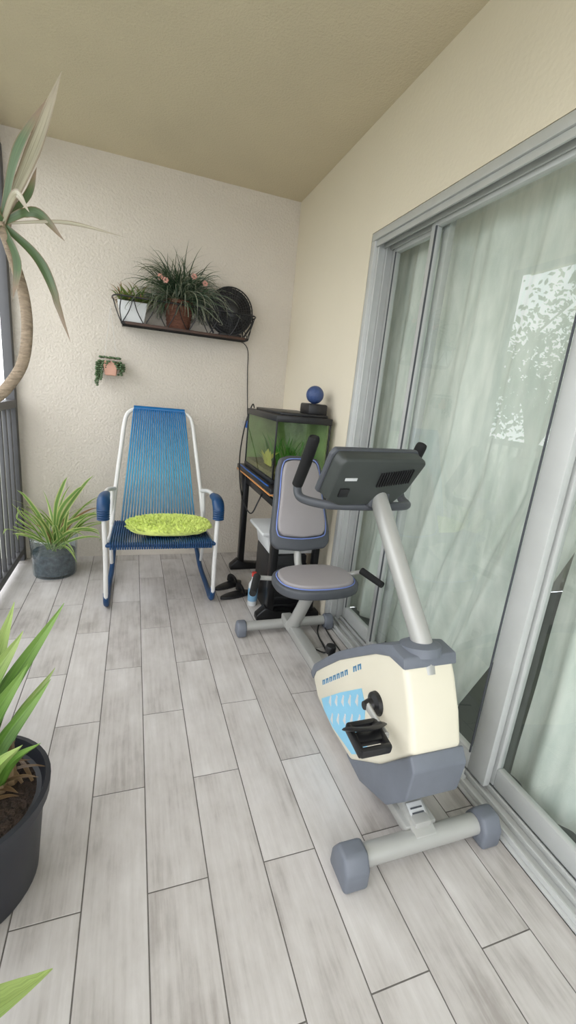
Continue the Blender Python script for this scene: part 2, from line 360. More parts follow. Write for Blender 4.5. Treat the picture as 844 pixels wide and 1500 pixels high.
C=Item('rocking_chair',(-0.88,-0.6,0))
XL,XR=-1.165,-0.595
fr=[]
for s,x in ((-1,XL),(1,XR)):
    fr.append(tube([(x-s*0.03,-0.43,0.585),(x,-0.55,0.605),(x+s*0.01,-0.72,0.60),(x+s*0.01,-0.79,0.58),(x+s*0.005,-0.82,0.5),(x,-0.825,0.3),(x,-0.825,0.12),(x,-0.815,0.055)],0.0125,10,5))
    fr.append(tube([(x-s*0.01,-0.40,0.105),(x-s*0.01,-0.45,0.30),(x-s*0.02,-0.44,0.59)],0.011,8,4))
    fr.append(tube([(x-s*0.005,-0.825,0.37),(x-s*0.015,-0.6,0.36),(x-s*0.02,-0.44,0.37)],0.011,8,3))
fr.append(tube([(-1.15,-0.47,0.36),(-1.13,-0.41,0.58),(-1.10,-0.34,0.82),(-1.078,-0.29,0.98),(-1.05,-0.275,1.03),(-1.0,-0.27,1.045),(-0.88,-0.27,1.048),(-0.76,-0.27,1.045),(-0.71,-0.275,1.03),(-0.682,-0.29,0.98),(-0.66,-0.34,0.82),(-0.63,-0.41,0.58),(-0.61,-0.47,0.36)],0.0125,10,5))
C.part('frame',fr,M_white)
rk=[]
for s,x in ((-1,XL),(1,XR)):
    rk.append(tube([(x,-0.818,0.10),(x,-0.812,0.05),(x,-0.78,0.019),(x,-0.70,0.015),(x-s*0.0,-0.55,0.018),(x-s*0.01,-0.38,0.05),(x-s*0.015,-0.2,0.12)],0.0155,10,5))
C.part('rockers',rk,M_navy)
C.part('cross_bars',[tube([(XL,-0.825,0.375),(XR,-0.825,0.375)],0.014),tube([(XL+.02,-0.45,0.375),(XR-.02,-0.45,0.375)],0.014)],M_navy)
cords=[]; N=26
for i in range(N):
    t=i/(N-1); xb=-1.095+0.43*t; xt=-1.028+0.295*t
    cords.append(tube([(xt,-0.285,1.045),(xb*0.5+xt*0.5,-0.375,0.71),(xb,-0.455,0.385)],0.0052,6,2))
cords.append(tube([(-1.03,-0.268,1.05),(-0.73,-0.268,1.05)],0.0155,10))
C.part('back_cords',cords,M_cord)
cords=[]; N=44
for i in range(N):
    x=-1.14+0.52*i/(N-1)
    cords.append(tube([(x*0.96-0.035,-0.45,0.392),(x,-0.64,0.375),(x,-0.83,0.392),(x,-0.842,0.37),(x,-0.825,0.352),(x,-0.64,0.345),(x*0.96-0.035,-0.45,0.355)],0.0052,6,2))
C.part('seat_cords',cords,M_navy)
pads=[]
for s,x in ((-1,XL-0.008),(1,XR+0.008)):
    pads.append(tube([(x-s*0.005,-0.66,0.606),(x,-0.73,0.610),(x,-0.790,0.600),(x,-0.822,0.570),(x,-0.828,0.515)],[0.020,0.026,0.030,0.029,0.026],14,5,1.1))
    for k in range(5):
        pads.append(torus((x,-0.827,0.518+0.012*k),0.028,0.004,None,16,5))
C.part('arm_pads',pads,M_navy)
# lime cushion
M_lime=mat('lime_chenille',(212,226,122),0.9,var=0.10,vscale=40,sheen=0.2)
bm=bmesh.new(); bmesh.ops.create_uvsphere(bm,u_segments=48,v_segments=20,radius=1)
pc=V((-0.835,-0.645,0.425))
def sq(v,p=0.7): return math.copysign(abs(v)**p,v)
for v in bm.verts:
    p=v.co.copy(); z=p.z
    d=V((0.222*sq(p.x,0.8),0.150*sq(p.y,0.8),0.032*sq(z,0.6)))
    d*=1+0.05*noise.noise(p*9); v.co=pc+d
tf=bmesh.new()
for k in range(2600):
    a=random.random()*6.283; rr=math.sqrt(random.random()); z=math.sqrt(max(0,1-rr**3))
    b0=pc+V((0.226*rr*math.cos(a)*(1+0.1*abs(math.sin(2*a))),0.150*rr*math.sin(a)*(1+0.1*abs(math.sin(2*a))),0.031*z*random.choice((1,1,1,-0.3))))
    d=V((random.gauss(0,0.6)+math.cos(a)*rr,random.gauss(0,0.6)+math.sin(a)*rr,1.0)).normalized()*0.016; s=d.cross(V((random.random(),random.random(),0.1))).normalized()*0.004
    vs=[tf.verts.new(q) for q in (b0-s,b0+s,b0+d+s*0.8,b0+d-s*0.8)]; tf.faces.new(vs)
CU=Item('seat_cushion',pc-V((0,0,0.03))); CU.part('body',bm,M_lime); CU.part('tufts',tf,M_lime,False)
# ------------------------------------------------------------------ exercise bike
B=Item('exercise_bike',(-0.26,-1.8,0)); BX=-0.26; FY=-2.385
B.part('front_stabilizer',tube([(-0.485,FY,0.05),(-0.065,FY,0.05)],0.028,18),M_frame)
B.part('rear_stabilizer',tube([(-0.49,-1.17,0.042),(-0.03,-1.17,0.042)],0.025,18),M_frame)
def endcap(x,y,w,d,h):
    return prism([(y-d/2,0.0),(y+d/2,0.0),(y+d/2*0.95,h*0.55),(y+d*0.22,h),(y-d*0.25,h),(y-d/2,h*0.6)],x-w/2,x+w/2,'x',0.011,3)
B.part('front_caps',[endcap(-0.487,FY-.003,0.072,0.095,0.095),endcap(-0.050,FY-.003,0.065,0.09,0.093)],M_grey)
B.part('rear_caps',[endcap(-0.505,-1.175,0.05,0.075,0.078),endcap(-0.02,-1.175,0.05,0.075,0.078)],M_grey)
B.part('main_beam',[box((BX,-1.77,0.075),(0.055,1.22,0.05),0.008),box((BX,-2.31,0.07),(0.10,0.12,0.03),0.004),
    prism([(-2.12,0.03),(-2.40,0.03),(-2.40,0.075),(-2.28,0.12),(-2.12,0.12)],BX-0.035,BX+0.035,'x',0.004)],M_frame)
RL_=Matrix.Rotation(math.radians(21),3,'X')
B.part('label_plate',[box((BX,-2.350,0.0975),(0.05,0.06,0.004),0.001,RL_)],M_whitep)
B.part('label_print',[box((BX,-2.350+0.012*k,0.101+0.0046*k),(0.038,0.004,0.001),0,RL_) for k in (-1,0,1)],M_dgrey,False)
arc=[(-1.73,.13),(-1.75,.18),(-1.82,.25),(-1.92,.345),(-2.03,.43),(-2.13,.505),(-2.215,.555)]
cream=arc+[(-2.27,.55),(-2.30,.50),(-2.34,.42),(-2.372,.33),(-2.25,.18),(-2.10,.05),(-1.95,.045),(-1.80,.07)]
B.part('housing_shell',prism(cream,BX-0.082,BX+0.082,'x',0.018,4),M_cream)
low=[(-2.06,.055),(-2.10,.065),(-2.25,.19),(-2.37,.335),(-2.395,.30),(-2.385,.20),(-2.31,.105),(-2.17,.045)]
B.part('housing_skirt',prism(low,BX-0.086,BX+0.086,'x',0.014,3),M_grey)
off=[]
for i,(a,b_) in enumerate(arc):
    p0=arc[max(0,i-1)]; p1=arc[min(len(arc)-1,i+1)]; dx,dy=p1[0]-p0[0],p1[1]-p0[1]; l=math.hypot(dx,dy); nx,ny=-dy/l,dx/l
    if ny<0: nx,ny=-nx,-ny
    off.append((a,b_,nx,ny))
strip=[(a+nx*0.010,b_+ny*0.010) for a,b_,nx,ny in off]+[(-2.275,.560),(-2.285,.53),(-2.21,.525)]+[(a-nx*0.020,b_-ny*0.020) for a,b_,nx,ny in off[::-1][1:]]
B.part('housing_top_trim',prism(strip,BX-0.087,BX+0.087,'x',0.005,2),M_grey)
sx=BX-0.0835
B.part('sticker',prism([(-1.84,.10),(-1.97,.225),(-2.095,.335),(-2.13,.30),(-2.14,.25),(-2.185,.165),(-2.10,.085),(-1.95,.065),(-1.87,.075)],sx,sx+0.003,'x'),M_sky,False)
fig=[]; txt=[]
for k in range(5):
    for j in range(2):
        y=-1.91-0.043*k-0.03*j; z=0.145+0.034*k-0.052*j
        fig+= [ball((sx-0.0005,y,z+0.015),0.0065,(0.15,1,1),1),prism([(y-0.011,z-0.016),(y+0.009,z-0.014),(y+0.005,z+0.009),(y-0.005,z+0.009)],sx-0.001,sx+0.001,'x')]
for k in range(10):
    y=-1.835-0.025*k; z=0.157+0.0244*k
    if k==7: continue
    q1=prism([(y,z),(y-0.004,z+0.004),(y+0.003,z+0.020),(y+0.007,z+0.016)],sx-0.0005,sx+0.002,'x')
    q2=prism([(y-0.012,z+0.011),(y-0.016,z+0.015),(y-0.009,z+0.031),(y-0.005,z+0.027)],sx-0.0005,sx+0.002,'x')
    q3=prism([(y+0.003,z+0.019),(y+0.001,z+0.0155),(y-0.011,z+0.0265),(y-0.009,z+0.030)],sx-0.0005,sx+0.002,'x')
    txt+= [q1,q2,q3]
B.part('sticker_figures',fig,M_whitep,False); B.part('sticker_lettering',txt,M_skyd,False)
cy,cz=-2.186,0.35
B.part('crank_boss',[lathe([(0,0.0),(0.036,0.0),(0.034,0.012),(0.02,0.02),(0.012,0.045),(0,0.045)],(BX-0.082,cy,cz),24,Matrix.Rotation(math.radians(-90),3,'Y'))],M_black)
B.part('crank_arm',[tube([(BX-0.115,cy,cz),(BX-0.12,-2.235,0.352),(BX-0.125,-2.31,0.352)],[0.014,0.011,0.013],10,3,0.7),
    tube([(BX+0.115,cy,cz),(BX+0.12,-2.12,0.352),(BX+0.125,-2.06,0.352)],[0.014,0.011,0.013],10,3,0.7),tube([(BX-0.12,-2.31,0.352),(BX-0.2,-2.31,0.352)],0.006,8),tube([(BX+0.08,cy,cz),(BX+0.12,cy,cz)],0.01,8)],M_frame)
pd=[]
for sgn,py in ((-1,-2.305),(1,-2.06)):
    xx=BX+sgn*0.178; RR=Matrix.Rotation(math.radians(8),3,'X')
    pd+= [box((xx,py,0.352),(0.095,0.035,0.022),0.006,RR),box((xx,py-0.042,0.35),(0.09,0.016,0.028),0.006,RR),box((xx,py+0.042,0.356),(0.09,0.016,0.028),0.006,RR),
          box((xx-0.04,py,0.352),(0.016,0.09,0.026),0.005,RR),box((xx+0.04,py,0.352),(0.016,0.09,0.026),0.005,RR),
          tube([(xx-0.045,py+0.035,0.36),(xx-0.04,py+0.01,0.378),(xx+0.0,py-0.005,0.386),(xx+0.04,py+0.01,0.378),(xx+0.045,py+0.035,0.36)],0.005,8,4,3.5)]
B.part('pedals',pd,M_black)
B.part('mast',[tube([(BX,-2.27,0.50),(BX,-2.23,0.575),(BX,-1.885,0.915)],0.029,18)],M_frame)
B.part('mast_collar',lathe([(0.0,-0.02),(0.060,-0.02),(0.058,0.004),(0.036,0.014),(0,0.014)],(BX,-2.225,0.562),24,Matrix.Rotation(math.radians(-14),3,'X')),M_grey)
hb=[]; gr=[]
for s in (-1,1):
    X=lambda d:BX+s*d
    hb.append(tube([(X(0),-1.875,0.875),(X(0.10),-1.86,0.872),(X(0.165),-1.82,0.866),(X(0.20),-1.75,0.862),(X(0.212),-1.71,0.868),(X(0.214),-1.69,0.895),(X(0.213),-1.70,0.93)],0.0155,14,5))
    gr.append(tube([(X(0.214),-1.688,0.905),(X(0.212),-1.74,0.99),(X(0.210),-1.785,1.075),(X(0.21),-1.79,1.085)],[0.020,0.0205,0.02,0.012],14,4))
B.part('handlebar',hb,M_dgrey); B.part('grips',gr,M_blackrub)
RC=Matrix.Rotation(math.radians(9),3,'Z')@Matrix.Rotation(math.radians(22),3,'X'); cc=(BX-0.035,-1.895,0.975)
sh=[(-0.172,0.07),(-0.16,0.09),(0.155,0.09),(0.17,0.075),(0.14,-0.035),(0.10,-0.085),(-0.12,-0.085),(-0.178,-0.06)]
B.part('console_back',prism(sh,-0.035,0.02,'y',0.016,4,RC,cc),M_cons)
B.part('console_face',prism([(a*1.04,b_*1.04) for a,b_ in sh],0.016,0.036,'y',0.006,2,RC,cc),M_dgrey)
B.part('console_display',prism([(-0.10,0.0),(-0.10,0.06),(0.10,0.06),(0.10,0.0)],0.034,0.039,'y',0.002,1,RC,cc),M_black)
ve=[]
for k in range(14):
    ve.append(box(V(cc)+RC@V((-0.005+0.0095*k,-0.037,0.016+0.0012*k)),(0.0042,0.010,0.052),0.001,RC))
B.part('console_vents',ve,M_black)
B.part('console_label',[box(V(cc)+RC@V((-0.115,-0.0355,0.018)),(0.045,0.003,0.010),0.0005,RC)],M_whitep)
B.part('console_socket',[box(V(cc)+RC@V((-0.125,-0.037,-0.03)),(0.035,0.008,0.03),0.002,RC)],M_black)
B.part('console_bracket',[box(V(cc)+V((0.033,0.02,-0.07)),(0.08,0.06,0.06),0.012)],M_dgrey)
B.part('tension_knob',[lathe([(0,0.03),(0.018,0.03),(0.022,0.022),(0.02,0.0),(0.008,-0.005),(0.006,-0.03),(0,-0.03)],(BX-0.03,-1.76,0.245),20)],M_black)
B.part('seat_post',[tube([(BX,-1.26,0.07),(BX,-1.32,0.16),(BX,-1.46,0.385)],[0.036,0.031,0.028],14,3),box((BX,-1.46,0.39),(0.12,0.2,0.02),0.004),
    tube([(BX,-1.40,0.385),(BX,-1.27,0.40),(BX,-1.22,0.50),(BX,-1.18,0.72)],0.018,10,5)],M_frame)
def seatpoly(w,d,n=40,p=2.6):
    out=[]
    for k in range(n):
        a=2*math.pi*k/n; c,s=math.cos(a),math.sin(a); out.append((w*math.copysign(abs(c)**(2/p),c),d*math.copysign(abs(s)**(2/p),s)))
    return out
M_seat=mat('grey_vinyl',(148,143,144),0.5,var=0.03,bump=0.08,bscale=300)
sc=(BX,-1.475,0.425)
B.part('seat_base',prism(seatpoly(0.193,0.145),-0.03,0.012,'z',0.012,3,None,sc),M_dgrey)
B.part('seat_pad',prism(seatpoly(0.170,0.122),0.0,0.028,'z',0.014,4,None,sc),M_seat)
RB=Matrix.Rotation(math.radians(-19),3,'X'); bc=(BX,-1.195,0.70)
BP=[(-0.10,0.225),(-0.06,0.24),(0.06,0.24),(0.10,0.225),(0.118,0.17),(0.135,0.0),(0.152,-0.13),(0.15,-0.185),(0.125,-0.215),(0.0,-0.228),(-0.125,-0.215),(-0.15,-0.185),(-0.152,-0.13),(-0.135,0.0),(-0.118,0.17)]
B.part('backrest_shell',prism(BP,-0.012,0.03,'y',0.012,3,RB,bc),M_dgrey)
B.part('backrest_pad',prism([(a*0.80,b_*0.80+0.022) for a,b_ in BP],-0.034,0.0,'y',0.012,3,RB,bc),M_seat)
pp=[V(bc)+RB@V((a*0.83,-0.018,b_*0.83+0.022)) for a,b_ in BP]; pp.append(pp[0])
M_pipe=mat('blue_piping',(120,140,205),0.5,var=0.05)
B.part('backrest_piping',tube(pp,0.003,6,3),M_pipe)
pp=[V((a*0.91,b_*0.87,0))+V(sc)+V((0,0,0.013)) for a,b_ in seatpoly(0.193,0.145)]; pp.append(pp[0])
B.part('seat_piping',tube(pp,0.0028,6,1),M_pipe)
B.part('side_handles',[tube([(-0.40,-1.40,0.405),(-0.49,-1.40,0.415),(-0.52,-1.435,0.435)],0.011,8,4),tube([(-0.12,-1.40,0.405),(-0.03,-1.40,0.415),(-0.002,-1.435,0.44)],0.011,8,4)],M_frame)
B.part('side_grips',[tube([(-0.517,-1.425,0.433),(-0.567,-1.55,0.415)],[0.017,0.015],12),tube([(-0.004,-1.43,0.44),(0.042,-1.55,0.418)],[0.017,0.015],12)],M_blackrub)
PC=Item('power_cord',(-0.15,-1.3,0.005))
PC.part('cable',[tube([(-0.02,-1.10,0.016),(-0.10,-1.24,0.008),(-0.13,-1.42,0.008),(-0.2,-1.33,0.008),(-0.22,-1.23,0.010)],0.004,6,6),
   tube([(-0.02,-1.11,0.016),(-0.05,-1.27,0.012),(-0.06,-1.6,0.008),(-0.10,-1.85,0.008),(-0.18,-1.92,0.02)],0.0035,6,6)],M_black)
# ------------------------------------------------------------------ aquarium stand + aquarium
T=Item('aquarium_table',(-0.2,-0.68,0))
T.part('top',box2((-0.375,-1.06,0.717),(-0.015,-0.28,0.745),0.004),M_black)
M_or=mat('orange_edge',(204,140,80),0.5,var=0.1); M_bl=mat('blue_edge',(40,96,180),0.4,var=0.1)
T.part('edge_strip',[box2((-0.378,-1.062,0.708),(-0.372,-0.278,0.716),0.001),box2((-0.378,-1.065,0.708),(-0.012,-1.059,0.716),0.001)],M_or)
T.part('blue_strip',[box2((-0.376,-1.0,0.7455),(-0.366,-0.34,0.749),0.001)],M_bl)  # plain blue strip along the tabletop edge
lg=[]
for y in (-0.31,-1.03):
    lg+= [box2((-0.335,y-0.025,0.02),(-0.295,y+0.025,0.717),0.006),box2((-0.09,y-0.02,0.02),(-0.055,y+0.02,0.717),0.006),
          prism([(-0.39,0),(-0.02,0),(-0.02,0.03),(-0.28,0.05),(-0.34,0.075),(-0.39,0.03)],y-0.03,y+0.03,'y',0.006)]
lg.append(prism([(-0.335,0.50),(-0.335,0.56),(-0.36,0.70),(-0.37,0.717),(-0.33,0.717)],-0.335,-0.285,'y',0.003))
T.part('legs',lg,M_blackm)
T.part('cross_rail',[box2((-0.32,-1.005,0.62),(-0.30,-0.335,0.66),0.004)],M_blackm)
A=Item('aquarium',(-0.19,-0.64,0.75))
ax0,ax1,ay0,ay1,az0,az1=-0.335,-0.035,-0.95,-0.335,0.75,1.075
M_tank=glassmat('aquarium_glass',(0.80,0.88,0.74),0.05)
A.part('glass',[pane_x(ax0,ay0,ay1,az0,az1),pane_y(ay0,ax0,ax1,az0,az1)],M_tank,False)
A.part('rims',[box2((ax0-.006,ay0-.006,az0-0.004),(ax1+.006,ay1+.006,az0+0.02),0.003)]+[box2((x-.004,y-.004,az0+.02),(x+.004,y+.004,az1),0.001) for x in (ax0,ax1) for y in (ay0,ay1)],M_black)
A.part('lid',[box2((ax0-.008,ay0-.008,az1),(ax1+.008,ay1+.008,az1+0.035),0.005),box2((ax0+.02,ay0+.02,az1+0.033),(ax1-.01,ay1-.1,az1+0.05),0.006),box2((-0.15,-0.90,az1+0.045),(-0.04,-0.76,az1+0.105),0.01)],M_black)
M_alg=mat('algae_backing',(134,154,106),0.8,var=0.3,vscale=9)
A.part('algae_backing',[box2((ax1-0.012,ay0+.01,az0+.021),(ax1-0.005,ay1-.009,az1-.002)),box2((ax0+.005,ay1-.008,az0+.021),(ax1-.005,ay1-.001,az1-.002))],M_alg,False)
M_grav=mat('gravel',(120,108,80),0.9,var=0.5,vscale=90,bump=1,bscale=90)
A.part('gravel',box2((ax0+.005,ay0+.005,az0+.021),(ax1-.014,ay1-.01,az0+.05),0.003),M_grav,False)
M_aqp=leafmat('aquatic_leaf',(96,150,70),(70,120,54)); M_aqy=leafmat('yellow_ornament_leaf',(224,218,120),(236,226,150))
lv=[]; ly=[]
for k in range(60):
    y=random.uniform(ay0+.05,ay1-.08); x=random.uniform(ax0+.1,ax1-.05); lv.append(blade([V((max(ax0+.01,min(ax1-.02,p.x)),max(ay0+.01,min(ay1-.02,p.y)),p.z)) for p in arch((x,y,az0+.045),random.random()*6.28,1.35,random.uniform(.10,.22),0.9,4)],0.014,2))
for k in range(22):
    ly.append(blade([V((max(ax0+.01,p.x),p.y,p.z)) for p in arch((ax0+.06,-0.62+random.gauss(0,.03),az0+.045),random.random()*6.28,1.2,random.uniform(.06,.13),1.2,4)],0.018,2))
A.part('plants',lv,M_aqp); A.part('yellow_plant',ly,M_aqy)
A.part('air_hose',[tube([(-0.30,-0.33,1.115),(-0.31,-0.31,1.13),(-0.345,-0.30,1.0),(-0.39,-0.40,0.80),(-0.40,-0.55,0.60),(-0.38,-0.72,0.52),(-0.345,-0.75,0.60),(-0.31,-0.72,0.66)],0.004,6,6)],M_black)
M_navyb=mat('navy_ball',(54,74,118),0.5,var=0.1,bump=0.3,bscale=120)
bm2obj('rubber_ball',ball((-0.095,-0.83,az1+0.105+0.047),0.048,(1,1,1),4),M_navyb)
SB=Item('storage_crate',(-0.17,-0.85,0))
cr=[box2((-0.315,-0.985,0.0),(-0.10,-0.70,0.35),0.008)]
for k in range(6): cr.append(box2((-0.318,-0.99,0.03+0.05*k),(-0.10,-0.985,0.055+0.05*k),0.002))
SB.part('body',cr,M_black)
WB=Item('laundry_basket',(-0.2,-0.86,0.35))
WB.part('basket',[prism([(-0.32,0.352),(-0.06,0.352),(-0.05,0.47),(-0.345,0.47)],-0.97,-0.72,'y',0.012),box2((-0.375,-0.99,0.462),(-0.03,-0.70,0.487),0.012)],M_whitep)
BT=Item('cleaning_bottle',(-0.365,-0.86,0)); M_bottle=mat('bottle_blue',(120,160,190),0.3,var=0.1); M_red=mat('cap_red',(190,60,50),0.4,var=0.1)
BT.part('bottle',[lathe([(0,0.0),(0.026,0.0),(0.028,0.01),(0.028,0.13),(0.012,0.16),(0.012,0.18),(0,0.18)],(-0.365,-0.86,0),20)],M_whitep)
BT.part('label',[lathe([(0.0285,0.03),(0.0285,0.11)],(-0.365,-0.86,0),20)],M_bottle); BT.part('cap',[lathe([(0,.18),(.014,.18),(.014,.205),(0,.205)],(-0.365,-0.86,0),16)],M_red)
# pair of black slippers by the stand
SL=Item('black_slippers',(-0.44,-0.72,0)); sp_=[]
for dx,dy,rz in ((-0.455,-0.60,0.5),(-0.44,-0.74,0.35)):
    Rz=Matrix.Rotation(rz,3,'Z')
    sole=[(0.105*math.cos(t)*(1),0.036*math.sin(t)*(1+0.18*math.cos(t))) for t in [2*math.pi*k/24 for k in range(24)]]
    sp_.append(prism(sole,0.0,0.018,'z',0.004,2,Rz,(dx,dy,0)))
    sp_.append(tube([V((dx,dy,0))+Rz@V((0.045,-0.034,0.012)),V((dx,dy,0))+Rz@V((0.04,-0.024,0.045)),V((dx,dy,0))+Rz@V((0.04,0.0,0.056)),V((dx,dy,0))+Rz@V((0.04,0.024,0.045)),V((dx,dy,0))+Rz@V((0.045,0.034,0.012))],0.005,8,4,5.0))
SL.part('slippers',sp_,M_black)
# ------------------------------------------------------------------ wall shelf
SH=Item('wire_wall_shelf',(-0.72,-0.1,1.54))
x0,x1,zb,zt=-1.10,-0.335,1.53,1.675; r_=0.0045; wr=[]
wr.append(tube([(x0-0.05,-0.005,zt),(x0-0.055,-0.10,zt),(x0-0.03,-0.185,zt),(x0+0.06,-0.20,zt),(x1-0.06,-0.20,zt),(x1+0.03,-0.185,zt),(x1+0.05,-0.10,zt),(x1+0.045,-0.005,zt)],r_,6,6))
wr.append(tube([(x0,-0.005,zb),(x0,-0.17,zb),(x1,-0.17,zb),(x1,-0.005,zb)],r_,6))
for k in range(7): wr.append(tube([(x0,-0.025-0.024*k,zb),(x1,-0.025-0.024*k,zb)],0.0025,6))
N=7
for k in range(N):
    xa=x0+(x1-x0)*k/(N-1)
    xb=x0+(x1-x0)*min(1,(k+0.5)/(N-1)); xc=x0+(x1-x0)*max(0,(k-0.5)/(N-1))
    wr.append(tube([(xa,-0.17,zb),((xa+xb)/2+0.01,-0.19,(zb+zt)/2),(xb,-0.20,zt)],0.003,6,4)); wr.append(tube([(xa,-0.17,zb),((xa+xc)/2-0.01,-0.19,(zb+zt)/2),(xc,-0.20,zt)],0.003,6,4))
for x in (x0,x1):
    s=-1 if x==x0 else 1
    wr.append(tube([(x,-0.10,zb),(x+s*0.03,-0.10,(zb+zt)/2),(x+s*0.052,-0.10,zt)],0.003,6,3)); wr.append(tube([(x,-0.006,zb-0.0),(x,-0.006,zt+0.02)],0.004,6))
SH.part('wire_frame',wr,M_blackm)
M_slat=mat('shelf_wood',(66,44,34),0.6,var=0.25,vscale=20,stretch=(1,8,1))
SH.part('slats',[box2((x0+.005,-0.165,zb+.003),(x1-.005,-0.015,zb+.012),0.002),box2((x0+.02,-0.178,zb-.004),(x1-.02,-0.172,zb+.012),0.002)],M_slat)
zs=zb+0.0125
P1=Item('white_planter',(-1.03,-0.1,zs))
P1.part('pot',[prism([(-1.105,zs),(-0.975,zs),(-0.955,zs+0.115),(-1.125,zs+0.115)],-0.165,-0.045,'y',0.006)],M_whitep); P1.part('soil',box2((-1.115,-0.155,zs+.105),(-.965,-.055,zs+.119)),M_soil)
M_suc=leafmat('succulent_leaf',(104,134,66),(134,154,84),(150,110,70)); M_sucr=leafmat('reddish_leaf',(150,110,80),(120,120,70),(190,150,110))
lv=[];lr=[]
for k in range(130):
    b0=(random.uniform(-1.11,-0.96),random.uniform(-0.155,-0.06),zs+.11)
    pts=[V((p.x,min(p.y,-.006),p.z)) for p in arch(b0,random.random()*6.28,random.uniform(.3,1.3),random.uniform(.07,.16),random.uniform(.6,2.2),4)]
    q=blade(pts,random.uniform(.009,.016),2); (lr if k%5==0 else lv).append(q)
P1.part('succulent_leaves',lv,M_suc); P1.part('dry_leaves',lr,M_sucr)
m=mat('wicker_pot',(104,66,50),0.8,var=0.3,vscale=40,bump=0.8,bscale=60,stretch=(1,1,5))
P2=Item('potted_grass_plant',(-0.77,-0.1,zs))
P2.part('pot',[lathe([(0,0),(0.068,0),(0.085,0.14),(0.094,0.142),(0.094,0.162),(0.080,0.162),(0.076,0.14),(0,0.14)],(-0.77,-0.1,zs),28)]+[torus((-0.77,-0.1,zs+0.02*k+0.01),0.069+0.0024*k,0.004,None,28,6) for k in range(7)],m)
M_gr=leafmat('dark_grass_leaf',(56,76,54),(46,66,48),(110,116,94),w=0.3); M_gr2=leafmat('grey_grass_leaf',(112,120,98),(94,106,86),(146,144,122),w=0.3)
l1=[];l2=[]
for k in range(680):
    az=random.random()*6.28; el=random.uniform(.1,1.5); Ln=random.uniform(.20,.42)
    b0=(-0.77+random.gauss(0,.035),-0.1+random.gauss(0,.02),zs+.14)
    pts=arch(b0,az,el,Ln,random.uniform(1.2,3.6),6)
    pts=[V((p.x,max(-.30,min(p.y,-0.006-0.02*random.random())),max(p.z,1.60))) for p in pts]
    (l2 if k%3==0 else l1).append(blade(pts,random.uniform(.004,.008),2,fold=.3,roll=random.choice((None,(0.2,1,0)))))
P2.part('leaves',l1,M_gr); P2.part('pale_leaves',l2,M_gr2)
M_pink=mat('pink_petal',(206,150,136),0.6,var=0.15,vscale=40); fl=[]
for (x,y,z) in [(-0.89,-.24,1.80),(-0.86,-.25,1.785),(-0.70,-.25,1.83),(-0.63,-.22,1.81)]:
    for k in range(6):
        a=k*1.05; fl.append(ball((x+.010*math.cos(a),y,z+.010*math.sin(a)),.008,(1,.5,1),1))
P2.part('flowers',fl,M_pink)
# fan
F=Item('desk_fan',(-0.45,-0.1,zs)); fc=V((-0.445,-0.105,zs+0.155)); RF=Matrix.Rotation(math.radians(90),3,'X')
fp=[]
for rr,dy in ((0.142,0.0),(0.142,0.045),(0.128,-0.012),(0.112,-0.02),(0.096,-0.025),(0.08,-0.028),(0.064,-0.03),(0.048,-0.031)):
    fp.append(torus(fc+V((0,dy,0)),rr,0.0045 if dy in(0,0.045) else 0.002,RF,36,6))
for k in range(36):
    a=k*math.pi/18; d=V((math.cos(a),0,math.sin(a))); fp.append(tube([fc+d*0.035+V((0,-0.031,0)),fc+d*0.1+V((0,-0.024,0)),fc+d*0.142],0.0016,5,2)); fp.append(tube([fc+d*0.142,fc+d*0.142+V((0,0.045,0))],0.002,5))
F.part('grille',fp,M_black)
F.part('hub',[lathe([(0,-0.0),(0.036,0),(0.036,0.012),(0,0.018)],fc+V((0,-0.028,0)),24,RF),lathe([(0,0),(0.142,0),(0.142,.004),(0,.004)],fc+V((0,0.045,0)),36,RF),tube([fc,fc+V((0,.075,0))],[.05,.035],16)],M_black)
bl=[]
for k in range(5):
    a0=k*2*math.pi/5; P=[]
    for i in range(9):
        a=a0+i*0.12; P.append(fc+V((0.125*math.cos(a),0.012+0.012*i/8,0.125*math.sin(a))))
    bm=bmesh.new(); c0=bm.verts.new(fc+V((0.03*math.cos(a0),.01,.03*math.sin(a0)))); vs=[bm.verts.new(p) for p in P]
    for i in range(8): bm.faces.new((c0,vs[i],vs[i+1]))
    bl.append(bm)
F.part('blades',bl,M_blackm)
F.part('base',[box((fc.x,-0.09,zs+0.008),(0.14,0.12,0.016),0.006),tube([(fc.x-.10,-.085,zs+.012),(fc.x-.15,-.085,zs+.10),(fc.x-.146,-.085,zs+.16)],.006,8,4),tube([(fc.x+.10,-.085,zs+.012),(fc.x+.15,-.085,zs+.10),(fc.x+.146,-.085,zs+.16)],.006,8,4)],M_black)
F.part('cord',[tube([(-0.40,-0.03,zs+0.01),(-0.30,-0.012,1.5),(-0.285,-0.008,1.35),(-0.275,-0.008,1.2),(-0.262,-0.01,1.04),(-0.262,-0.012,1.0)],0.003,6,6)],M_black)
F.part('plug',[box((-0.262,-0.02,0.985),(0.03,0.03,0.05),0.006)],M_bl)
